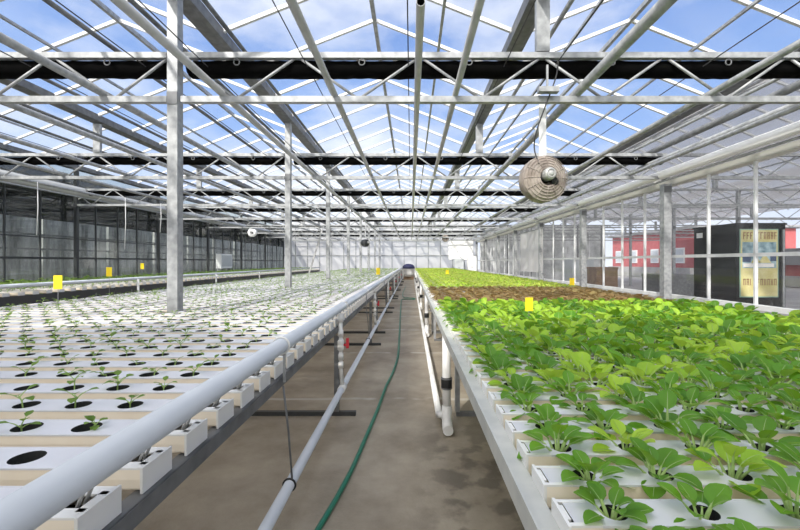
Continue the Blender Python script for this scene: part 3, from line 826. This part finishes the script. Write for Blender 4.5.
def pak_choi(seed, n, hgt, bl, bw, lo=False):
    rr = random.Random(seed); fol, st = MB(), MB()
    for i in range(n):
        az = 2.4 * i + rr.uniform(-.3, .3)
        k = i / max(1, n - 1)
        tilt = rr.uniform(.05, .30) + .95 * k
        s = 1 - .35 * (1 - k) * rr.uniform(.3, 1.2)
        pl = hgt * rr.uniform(.75, 1.1) * (1.05 - .25 * k)
        blade(fol, (.006 * math.cos(az), .006 * math.sin(az), -.02), az, tilt, pl, bl * s * rr.uniform(.85, 1.1), bw * s * rr.uniform(.85, 1.1), 0.3, rr.uniform(.3, 1.0), rr, 0,
              st, .0042, 3 if lo else 6, 2 if lo else 4)
    return fol, st
def seedling(seed, near=True):
    rr = random.Random(seed); fol, st = MB(), MB(); n = rr.choice([3, 4, 4, 5, 6])
    lean = Vector((rr.uniform(-.02, .03), rr.uniform(-.02, .02), rr.uniform(.010, .034)))
    st.tube([(0, 0, -.03), tuple(lean * .5 + Vector((0, 0, .004))), tuple(lean)], .0017, 5, 0, False)
    for i in range(n):
        az = 2 * math.pi * i / n + rr.uniform(-.5, .5)
        blade(fol, tuple(lean * rr.uniform(.6, 1)), az, rr.uniform(.5, 1.2), rr.uniform(.010, .028), rr.uniform(.021, .033), rr.uniform(.017, .025), .25, rr.uniform(.2, .8), rr, 0, st, .0012, 3, 2)
    if rr.random() < .8:
        for i in range(5):
            az = rr.uniform(0, 6.28); blade(fol, (rr.uniform(-.02, .02), rr.uniform(-.02, .02), -.02), az, 1.2, .006, .022, .017, .2, .3, rr, 0, st, .001, 3, 2)
    return fol, st

def px(x, y, z): return 411 + F * x / y, 262 + F * (EYE - z) / y

# --- seedlings
SV = [seedling(s) for s in range(9)]
SF = [a.mesh('foliage', SEEDL) for a, _ in SV]; SS = [c.mesh('stem', PGREEN) for _, c in SV]
order = []
for (y, hx, row, i) in seed_spots:
    if y < .75: continue
    X, Y = px(hx, y, TOP)
    # hidden by or in front of the frame's edge
    vis = -12 < X < 812 and Y < 545
    order.append((0 if vis else 1, y, hx, row, i))
order.sort()
mass = MB(); ns = 0
one_mesh = []
for a, c in SV:
    b = MB(); b.add(a); b.add(c, None, 1); one_mesh.append(b)
SG = 'seedlings in the seedling bench'
for (hid, y, hx, row, i) in order:
    v = rnd.randrange(9); rz = rnd.uniform(0, 6.28); sc = rnd.uniform(1.05, 1.75)
    if rnd.random() < .06: continue
    p = (hx + rnd.uniform(-.012, .012), y + rnd.uniform(-.012, .012), TOP - .012)
    if not hid and ns < 300:
        ns += 1
        t = thing('seedling', 'small green seedling in ' + ordinal(i + 1) + ' hole from the aisle of ' + ordinal(row) + ' seedling bench channel', 'seedling', p, SG)
        t.rotation_euler = (0, 0, rz); t.scale = (sc,) * 3
        link('foliage', SF[v], t); link('stem', SS[v], t)
    else:
        mass.add(one_mesh[v], Matrix.Translation(p) @ Matrix.Rotation(rz, 4, 'Z') @ Matrix.Scale(sc, 4))
for y in far_rows:
    for hx in F_HOLES:
        v = rnd.randrange(9)
        mass.add(one_mesh[v], Matrix.Translation((hx, y, TOP - .04)) @ Matrix.Rotation(rnd.uniform(0, 6.28), 4, 'Z') @ Matrix.Scale(rnd.uniform(2.8, 4.2), 4))
one('distant_seedlings', mass, [SEEDL, PGREEN], 'remaining tiny seedlings further along the seedling bench and far bench', 'seedlings', None, 'stuff')

# --- leafy bench
PC = [pak_choi(20 + s, n, h, bl, bw) for s, (n, h, bl, bw) in enumerate(((10, .055, .075, .055), (11, .062, .08, .06), (11, .07, .085, .063), (12, .066, .085, .066), (12, .072, .09, .068), (10, .075, .095, .072)))]
PF = [a.mesh('foliage', LEAF) for a, _ in PC]; PFY = [a.mesh('foliage', LEAFY) for a, _ in PC]; PS = [c.mesh('stalk', STEMM) for _, c in PC]
PL = []
for s in range(4):
    a, c = pak_choi(60 + s, 8, .066, .09, .078, True); b = MB(); b.add(a); b.add(c, None, 1); PL.append(b)
PG = 'leafy greens in the leafy bench'; RG = 'bronze lettuces in the leafy bench'
RED0, RED1 = 5.15, 8.4
order = []
for (y, hx, row, i) in leaf_spots:
    X, Y = px(hx, y, TOP + .06)
    vis = X < 835 and Y < 560
    order.append((0 if vis else 1, y, hx, row, i))
order.sort()
mass, massy, redmass, farmass = MB(), MB(), MB(), MB(); npk = nrd = 0
RV = []
for s in range(4):
    rr = random.Random(90 + s); b = MB(); st = MB()
    for i in range(9):
        az = 2.4 * i; k = i / 8
        blade(b, (0, 0, -.01), az, .2 + .9 * k, .02, .07 * rr.uniform(.8, 1.2), .06 * rr.uniform(.8, 1.2), .3, .8, rr, 0, None, .003, 3, 2)
    RV.append(b)
RVM = [b.mesh('bronze_lettuce', REDL) for b in RV]
for (hid, y, hx, row, i) in order:
    if hid and y > 12: continue
    rz = rnd.uniform(0, 6.28)
    p = (hx + rnd.uniform(-.015, .015), y + rnd.uniform(-.012, .012), TOP - .01)
    if RED0 < y < RED1:
        v = rnd.randrange(4); sc = rnd.uniform(1.35, 1.7)
        if not hid and nrd < 300:
            nrd += 1
            t = tag(link('bronze_lettuce', RVM[v], None, p), 'bronze red lettuce in ' + ordinal(i + 1) + ' hole from the aisle of ' + ordinal(row) + ' leafy bench channel', 'lettuce', RG)
            t.rotation_euler = (0, 0, rz); t.scale = (sc,) * 3
        else:
            redmass.add(RV[v], Matrix.Translation(p) @ Matrix.Rotation(rz, 4, 'Z') @ Matrix.Scale(sc, 4))
        continue
    if y < 1.0: sc = rnd.uniform(.85, 1.0)
    elif y < 1.7: sc = rnd.uniform(.9, 1.15)
    elif y < 2.5: sc = rnd.uniform(1.05, 1.35)
    else: sc = rnd.uniform(1.15, 1.45)
    if i < 2 and y < 4: sc *= .85
    if y < 1.25 and rnd.random() < .06: continue
    # yellower leaves past the near rows stand in for sunlit ones
    sunlit = rnd.random() < (.12 if y < 1.8 else .5)
    if not hid and npk < 300 and y < 8:
        npk += 1; v = rnd.randrange(6)
        t = thing('leafy_green', 'leafy green plant in ' + ordinal(i + 1) + ' hole from the aisle of ' + ordinal(row) + ' leafy bench channel', 'plant', p, PG)
        t.rotation_euler = (0, 0, rz); t.scale = (sc,) * 3
        link('foliage', (PFY if sunlit else PF)[v], t); link('stalk', PS[v], t)
    else:
        if y > RED1: sc *= .8
        M = Matrix.Translation(p) @ Matrix.Rotation(rz, 4, 'Z') @ Matrix.Scale(sc, 4)
        (farmass if y > RED1 and rnd.random() < .75 else massy if sunlit or y > RED1 else mass).add(PL[rnd.randrange(4)], M)
both = MB(); both.add(mass); both.add(massy, None, 2); both.add(farmass, None, 4)
one('distant_leafy_greens', both, [LEAF, STEMM, LEAFY, STEMM, LEAFF, STEMM], 'remaining dense leafy greens further along the leafy bench', 'plants', None, 'stuff')
one('distant_bronze_lettuces', redmass, [REDL], 'remaining bronze lettuces of the brown strip across the leafy bench', 'lettuces', None, 'stuff')

# ------------------------------------------------------------------ yellow sticky cards
YG = 'yellow sticky insect cards'
def card(x, y, zc, w_, h_, zb, label, yaw=0.0):
    t = thing('sticky_card', label, 'sticky card', (x, y, zb), YG); t.rotation_euler = (0, 0, yaw)
    b = MB(); b.box(-w_ / 2, w_ / 2, -.0015, .0015, zc - h_ / 2 - zb, zc + h_ / 2 - zb); b.obj('card', YELM, t)
    b = MB(); b.tube([(0, .004, 0), (0, .004, zc - zb + h_ * .4)], .003, 6); b.obj('stake', GALV, t)
card(-4.36, 5.0, EYE - .25, .10, .17, TOP - .06, 'yellow sticky card on the outer rim of the seedling bench, closest to the camera', .1)
card(-4.92, 6.6, EYE - .16, .10, .15, TOP, 'yellow sticky card on the outer rim of the seedling bench, second from the camera', -.1)
card(-7.7, 11.6, EYE - .12, .10, .17, TOP - .03, 'small yellow sticky card on the rim of the far bench')
card(1.05, 3.6, EYE - .375, .072, .118, TOP - .02, 'yellow sticky card among the leafy greens short of the brown strip', .15)
card(-.86, 10.6, EYE - .24, .10, .18, TOP, 'yellow sticky card at the aisle end of the seedling bench')
card(3.3, 8.3, EYE - .40, .10, .15, TOP, 'yellow sticky card at the outer rim just past the brown strip')
card(1.45, 16.2, EYE - .42, .12, .2, TOP, 'yellow sticky card in the distant greens of the leafy bench')

# ------------------------------------------------------------------ fans
def fan(name, x, y, z, r, yaw, label, strap_top, tilt=0.0, m=FANM):
    root = thing(name, label, 'fan', (x, y, z), 'air circulation fans hung from the roof'); root.rotation_euler = (tilt, 0, yaw)
    b = MB()
    b.lathe([(r * .62, .17), (r * .86, .15), (r * .98, .07), (r, .0), (r * .98, -.05), (r * .94, -.08)], (0, 0, 0), 'y', 32); b.obj('drum', m, root)
    b = MB(); b.lathe([(r * .64, .165), (r * .3, .175), (.001, .175)], (0, 0, 0), 'y', 32); b.obj('back_plate', m, root)
    b = MB()
    b.lathe([(r * .94, -.08), (r * .86, -.098), (r * .74, -.113), (r * .62, -.128), (r * .5, -.138), (r * .34, -.144)], (0, 0, 0), 'y', 32)
    for q, d in ((.97, -.085), (.86, -.105), (.74, -.12), (.62, -.135), (.5, -.145), (.4, -.15)): b.torus((0, d, 0), r * q, .004, 'y', 30, 5)
    for k in range(12):
        a = k * math.pi / 6
        b.tube([(r * .36 * math.cos(a), -.15, r * .36 * math.sin(a)), (r * .7 * math.cos(a), -.127, r * .7 * math.sin(a)), (r * .97 * math.cos(a), -.082, r * .97 * math.sin(a))], .005, 5)
    b.obj('guard', m, root)
    for k in range(4):
        a = k * math.pi / 2 + .4; b = MB(); c, s_ = math.cos(a), math.sin(a)
        pt = lambda rr_, w_, d: (rr_ * c - w_ * s_, d, rr_ * s_ + w_ * c)
        b.v += [pt(r * .2, -.03, -.02), pt(r * .2, .03, -.06), pt(r * .85, .09, -.065), pt(r * .85, -.07, .0)]; b.face([0, 1, 2, 3])
        b.v += [(p[0], p[1] + .004, p[2]) for p in b.v[:4]]; b.face([7, 6, 5, 4])
        for i in range(4): b.face([i, 4 + i, 4 + (i + 1) % 4, (i + 1) % 4])
        b.obj('fan_blade', m, root)
    b = MB(); b.lathe([(.001, -.22), (r * .2, -.22), (r * .26, -.20), (r * .27, -.06), (r * .2, .02), (.001, .03)], (0, 0, r * .12), 'y', 20); h = b.obj('motor', FANMET, root)
    b = MB(); b.lathe([(.001, -.228), (r * .10, -.228), (r * .11, -.219)], (0, 0, r * .12), 'y', 16); b.torus((0, -.222, r * .12), r * .17, .006, 'y', 20, 5); b.obj('motor_cap', STEEL_W, h)
    b = MB(); b.lathe([(.001, -.158), (r * .15, -.157), (r * .17, -.148)], (r * .30, .004, -r * .16), 'y', 14); b.obj('intake_opening', DARKM, root)
    b = MB(); b.bar((0, .0, r * .97), (0, .0, strap_top - z), .085 if r > .2 else .05, .012); b.obj('hanging_strap', WHITEM, root)
    return root
fan('circulation_fan', 1.52, 4.68, EYE + .95, .265, .12, 'large dusty round fan hanging on a white strap beside clear wall', BC - .0)
fan('circulation_fan', -9.4, 24.0, EYE + 1.75, .26, 0, 'small pale fan hanging near the dim glass wall', BC, 0, WHITEM)
fan('circulation_fan', 2.55, 30.0, EYE + 1.75, .26, 0, 'tiny distant fan near the milky end wall', BC)
fan('circulation_fan', -2.05, 18.2, EYE + .85, .17, .9, 'small dark fan hanging beside the distant posts', BC, 0, MULLD)
# electric conduit of the fan
b = MB(); b.tube(smooth([(1.62, 4.45, TC - .1), (1.60, 4.5, BC + .2), (1.42, 4.52, BC - .3), (1.40, 4.6, EYE + 1.3), (1.44, 4.55, EYE + 1.1)], 5), .008, 6)
one('power_cable', b, CABLEM, 'dark power cable looping down to the large dusty fan', 'cable')
b = MB(); b.box(1.40, 1.62, 4.42, 4.50, BC + .045, BC + .10)
b.bar((1.5, 4.46, BC + .1), (1.5, 4.46, BC + .35), .02, .02)
one('junction_box', b, GALV, 'flat grey junction box on the truss above the large fan', 'box')
# white tags strings hanging near the dim wall
WG = 'white strings hanging from the trusses'
for i, (x, y, z1) in enumerate(((-8.3, 9.0, EYE + .6), (-7.9, 11.2, EYE + .35), (-7.6, 12.3, EYE + .9))):
    b = MB(); b.tube([(x, y, BC - .04), (x + .01, y, (BC + z1) / 2), (x - .02, y, z1)], .008, 5)
    one('hanging_string', b, WHITEM, 'thin white string hanging before the dim glass wall, ' + ordinal(i + 1) + ' from the camera', 'string', WG)

# ------------------------------------------------------------------ things at the far end
t = thing('covered_tub', 'white tub under a dark navy cover at the end of the aisle', 'tub', (-.2, 33.9, 0))
b = MB(); b.lathe([(.01, .0), (.40, .0), (.47, .25), (.50, .62), (.52, .64), (.52, .68), (.46, .68)], (0, 0, .25), 'z', 26); b.obj('tub', WHITEM, t)
b = MB(); b.lathe([(.53, .64), (.54, .70), (.48, .86), (.36, .97), (.18, 1.03), (.001, 1.04)], (0, 0, .27), 'z', 26); b.obj('cover', NAVYM, t)
b = MB(); b.box(-.42, .42, -.3, -.2, 0, .25); b.box(-.42, .42, .2, .3, 0, .25); b.obj('stand', WOODM, t)
for i, (x, wd, hh, m, lab) in enumerate(((4.9, .8, 1.75, BOXG, 'grey cabinet standing by the milky end wall'), (6.0, .75, 1.95, WHITEM, 'white cabinet by the milky end wall in line with leafy bench'))):
    x -= .9
    t = thing('storage_cabinet', lab, 'cabinet', (x, 34.05, 0))
    b = MB(); b.box(-wd / 2, wd / 2, -.25, .25, .04, hh); b.obj('body', m, t)
    for s_ in (-1, 1):
        b = MB(); b.box(min(0, s_ * wd / 2) + .01, max(0, s_ * wd / 2) - .01, -.27, -.25, .08, hh - .04); d = b.obj('door', m, t)
        b = MB(); b.box(s_ * .05 - .012, s_ * .05 + .012, -.29, -.27, hh * .5, hh * .5 + .15); b.obj('handle', GALVD, d)
    for a in (-1, 1):
        b = MB(); b.box(a * (wd / 2 - .05) - .02, a * (wd / 2 - .05) + .02, -.2, .2, 0, .04); b.obj('foot', GALVD, t)
t = thing('control_cabinet', 'white boxy control unit against the dim glass wall', 'cabinet', (-10.62, 23.2, 0))
b = MB(); b.box(-.12, .16, -.9, .5, EYE - .35, EYE + .45); b.obj('body', WHITEM, t)
b = MB(); b.box(-.1, .1, -.85, -.75, 0, EYE - .35); b.box(-.1, .1, .35, .45, 0, EYE - .35); b.obj('stand', GALV, t)
b = MB(); b.box(.16, .18, -.8, .4, EYE - .25, EYE + .38); b.obj('door', BOXG, t)
b = MB(); b.bar((-7.0, 27, .02), (-5.9, 27, EYE + 2.2), .09, .09)
one('slanted_brace', b, STEEL_W, 'pale slanting brace between the far bench and the distant posts', 'brace')
t = thing('plastic_sheet', 'white plastic sheet hung on the clear glass wall', 'sheet', (XR - .12, 18.6, 0))
b = MB(); rr = random.Random(5); n = 16
for i in range(n + 1):
    for j in range(7):
        b.v.append((.03 * math.sin(i * 1.3) + rr.uniform(-.01, .01) - .0, -1.8 + 3.6 * i / n, EYE - .45 + 1.85 * j / 6))
for i in range(n):
    for j in range(6): b.face([i * 7 + j, i * 7 + j + 1, (i + 1) * 7 + j + 1, (i + 1) * 7 + j], 0, True)
b.obj('sheet', FROST, t)
b = MB(); b.tube([(-.0, -1.85, EYE + 1.42), (0, 1.85, EYE + 1.42)], .025, 8); b.obj('hanging_rod', GALV, t)

# ------------------------------------------------------------------ outside, clear wall side
t = thing('display_cabinet', 'tall black cabinet with a yellow poster outside the clear glass wall', 'cabinet', (7.0, 8.72, 0))
CH = EYE + .80
b = MB(); b.box(0, 1.06, 0, 1.3, .08, CH); b.obj('body', CABM, t)
b = MB(); b.box(-.02, 1.08, -.02, 1.32, CH, CH + .04); b.obj('top_trim', CABM, t)
b = MB(); b.box(.03, 1.03, .05, 1.25, 0, .08); b.obj('plinth', RUBBER, t)
b = MB(); b.box(.98, 1.02, -.035, 0, .5, CH - .1); b.obj('edge_strip', GALV, t)
POST_Y = mat('poster yellow', (.58, .51, .20), .5, 0, (5, .5, (.68, .63, .32)))
POST_M = mat('poster maroon', (.30, .15, .08), .6); POST_G = mat('poster green border', (.25, .42, .34), .6)
POST_B = mat('poster picture', (.10, .20, .24), .5, 0, (6, .5, (.50, .66, .70)))
POST_D = mat('poster dark blue', (.05, .08, .16), .5); POST_W = mat('poster pale', (.78, .76, .72), .5)
p0, p1 = EYE - .76, EYE + .71
b = MB(); b.box(.07, .90, -.012, 0, p0, p1); po = b.obj('poster', POST_G, t)
b = MB(); b.box(.09, .88, -.016, -.012, p0 + .02, p1 - .02); b.obj('poster_ground', POST_Y, po)
b = MB(); b.box(.12, .85, -.019, -.016, EYE - .13, EYE + .43); b.obj('picture', POST_B, po)
b = MB()
for s_ in ((.30, .52, .16, .0), (.46, .74, .20, .0)):
    xa, xb, hh, _ = s_; b.v += [(xa, -.021, EYE - .02), (xb, -.021, EYE - .02), ((xa + xb) / 2, -.021, EYE - .02 + hh)]; n = len(b.v); b.face([n - 3, n - 2, n - 1])
b.obj('yellow_mound', POST_Y, po)
b = MB(); b.box(.12, .30, -.0205, -.019, EYE + .0, EYE + .18); b.box(.72, .85, -.0205, -.019, EYE + .02, EYE + .2); b.obj('dark_patch', POST_D, po)
b = MB(); b.box(.14, .80, -.0205, -.019, EYE - .11, EYE - .03); b.obj('pale_patch', POST_W, po)
# poster lettering: worn, unreadable strokes
b = MB(); rr = random.Random(11)
for (xa, xb, za, zb) in ((.14, .84, EYE + .49, EYE + .64), (.14, .84, EYE - .50, EYE - .36)):
    xx = xa
    while xx < xb:
        if not (.46 < xx < .50):
            b.box(xx, xx + .016, -.0195, -.016, za, zb)
            if rr.random() < .7: b.box(xx, xx + .05, -.0195, -.016, zb - .02, zb)
            if rr.random() < .6: b.box(xx, xx + .045, -.0195, -.016, (za + zb) / 2 - .01, (za + zb) / 2 + .01)
            if rr.random() < .5: b.box(xx + .034, xx + .05, -.0195, -.016, za, zb)
        xx += .074
b.obj('lettering', POST_M, po)
b = MB(); b.box(-.006, 0, 1.0, 1.2, EYE + .58, EYE + .70); b.obj('paper_notice', WHITEM, t)

t = thing('building', 'red walled building with white windows beyond the yard', 'building', (22.8, 38.4, 0))
b = MB(); b.box(0, 8, -6, 7.4, 0, EYE + 2.7); b.obj('wall', PINKM, t)
b = MB(); b.bar((4, -6.3, EYE + 2.82), (4, 7.7, EYE + 2.82), 8.8, .25); b.obj('roof', ROOFG, t)
for y in (-4.1, -.55, 3.0, 6.0):
    b = MB(); b.box(-.06, 0, y - .6, y + .6, EYE - .1, EYE + 1.2); wn = b.obj('window', WINW, t)
    b = MB(); b.box(-.08, -.06, y - .48, y + .48, EYE + .02, EYE + 1.08); b.obj('pane', BOXG, wn)
b = MB(); b.box(-.5, -.05, -6, 7.4, 0, EYE - .48); b.obj('plinth', GRAVEL, t)
t = thing('shed', 'low red shed with a grey roof beyond the black cabinet', 'shed', (22.6, 22.5, 0))
b = MB(); b.box(0, 5, -3.5, 3.3, 0, EYE - .18); b.obj('wall', PINKM, t)
b = MB(); b.box(-.3, 5.3, -3.8, 3.6, EYE - .18, EYE + .8); b.obj('roof', ROOFG, t)
b = MB(); b.box(-.4, 0, -3.5, 3.3, 0, EYE - .83); b.obj('plinth', GRAVEL, t)
# stacked crates and posts in the yard
for i, (x, y, a, h_, m, lab) in enumerate(((9.2, 19.5, 1.0, 1.2, WOODM, 'brown stacked pallet crate in the yard behind the clear wall'), (9.5, 23.0, 1.2, 1.6, BOXG, 'grey bin standing in the yard behind the clear wall'), (10.5, 16.2, 1.6, .95, GALVD, 'dark grey crate in the yard near the black cabinet'))):
    t = thing('yard_crate', lab, 'crate', (x, y, 0))
    b = MB(); b.box(-a / 2, a / 2, -a / 2, a / 2, .1, h_); b.obj('body', m, t)
    b = MB()
    b.box(-a / 2 - .02, a / 2 + .02, -a / 2 - .02, a / 2 + .02, h_ - .08, h_ + .02); b.obj('rim', m, t)
    b = MB(); b.box(-a / 2, -a / 2 + .12, -a / 2, a / 2, 0, .1); b.box(a / 2 - .12, a / 2, -a / 2, a / 2, 0, .1); b.obj('skid', WOODM, t)
for i in range(5):
    y = T0 + TP * (i + 1)
    post(XR + SPAN, y, 'steel post on the far side of the neighbouring bay, ' + ordinal(i + 1) + ' from the camera', 'posts of the neighbouring bay', .12)

# outside, dim wall side: panel fence streaked for pane reflections, and shade cloth
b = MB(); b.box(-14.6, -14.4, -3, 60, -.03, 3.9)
one('panel_fence', b, OUTER, 'grey panel fence streaked to imitate reflections in the dim glass wall', 'fence')
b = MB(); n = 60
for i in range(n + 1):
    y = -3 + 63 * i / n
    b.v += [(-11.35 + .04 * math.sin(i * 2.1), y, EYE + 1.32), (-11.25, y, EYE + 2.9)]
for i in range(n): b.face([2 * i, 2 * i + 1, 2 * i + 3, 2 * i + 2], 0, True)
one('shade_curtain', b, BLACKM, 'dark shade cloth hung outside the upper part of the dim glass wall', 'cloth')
for i, z in enumerate((EYE + .45, EYE + .95)):
    b = MB(); b.box(-13.0, -12.94, 3, 34, z - .03, z + .03)
    one('yard_rail', b, GALVD, ('lower' if i == 0 else 'upper') + ' dark rail running along the yard outside the dim glass wall', 'rail', 'yard rails outside the dim wall')
for i in range(9):
    b = MB(); b.box(-13.05, -12.95, 5 + 3.1 * i - .05, 5 + 3.1 * i + .05, -.03, 3.8)
    one('yard_post', b, STEEL_W if i % 2 else GALV, 'upright yard post outside the dim glass wall, ' + ordinal(i + 1) + ' from the camera', 'post', 'yard posts outside the dim wall')
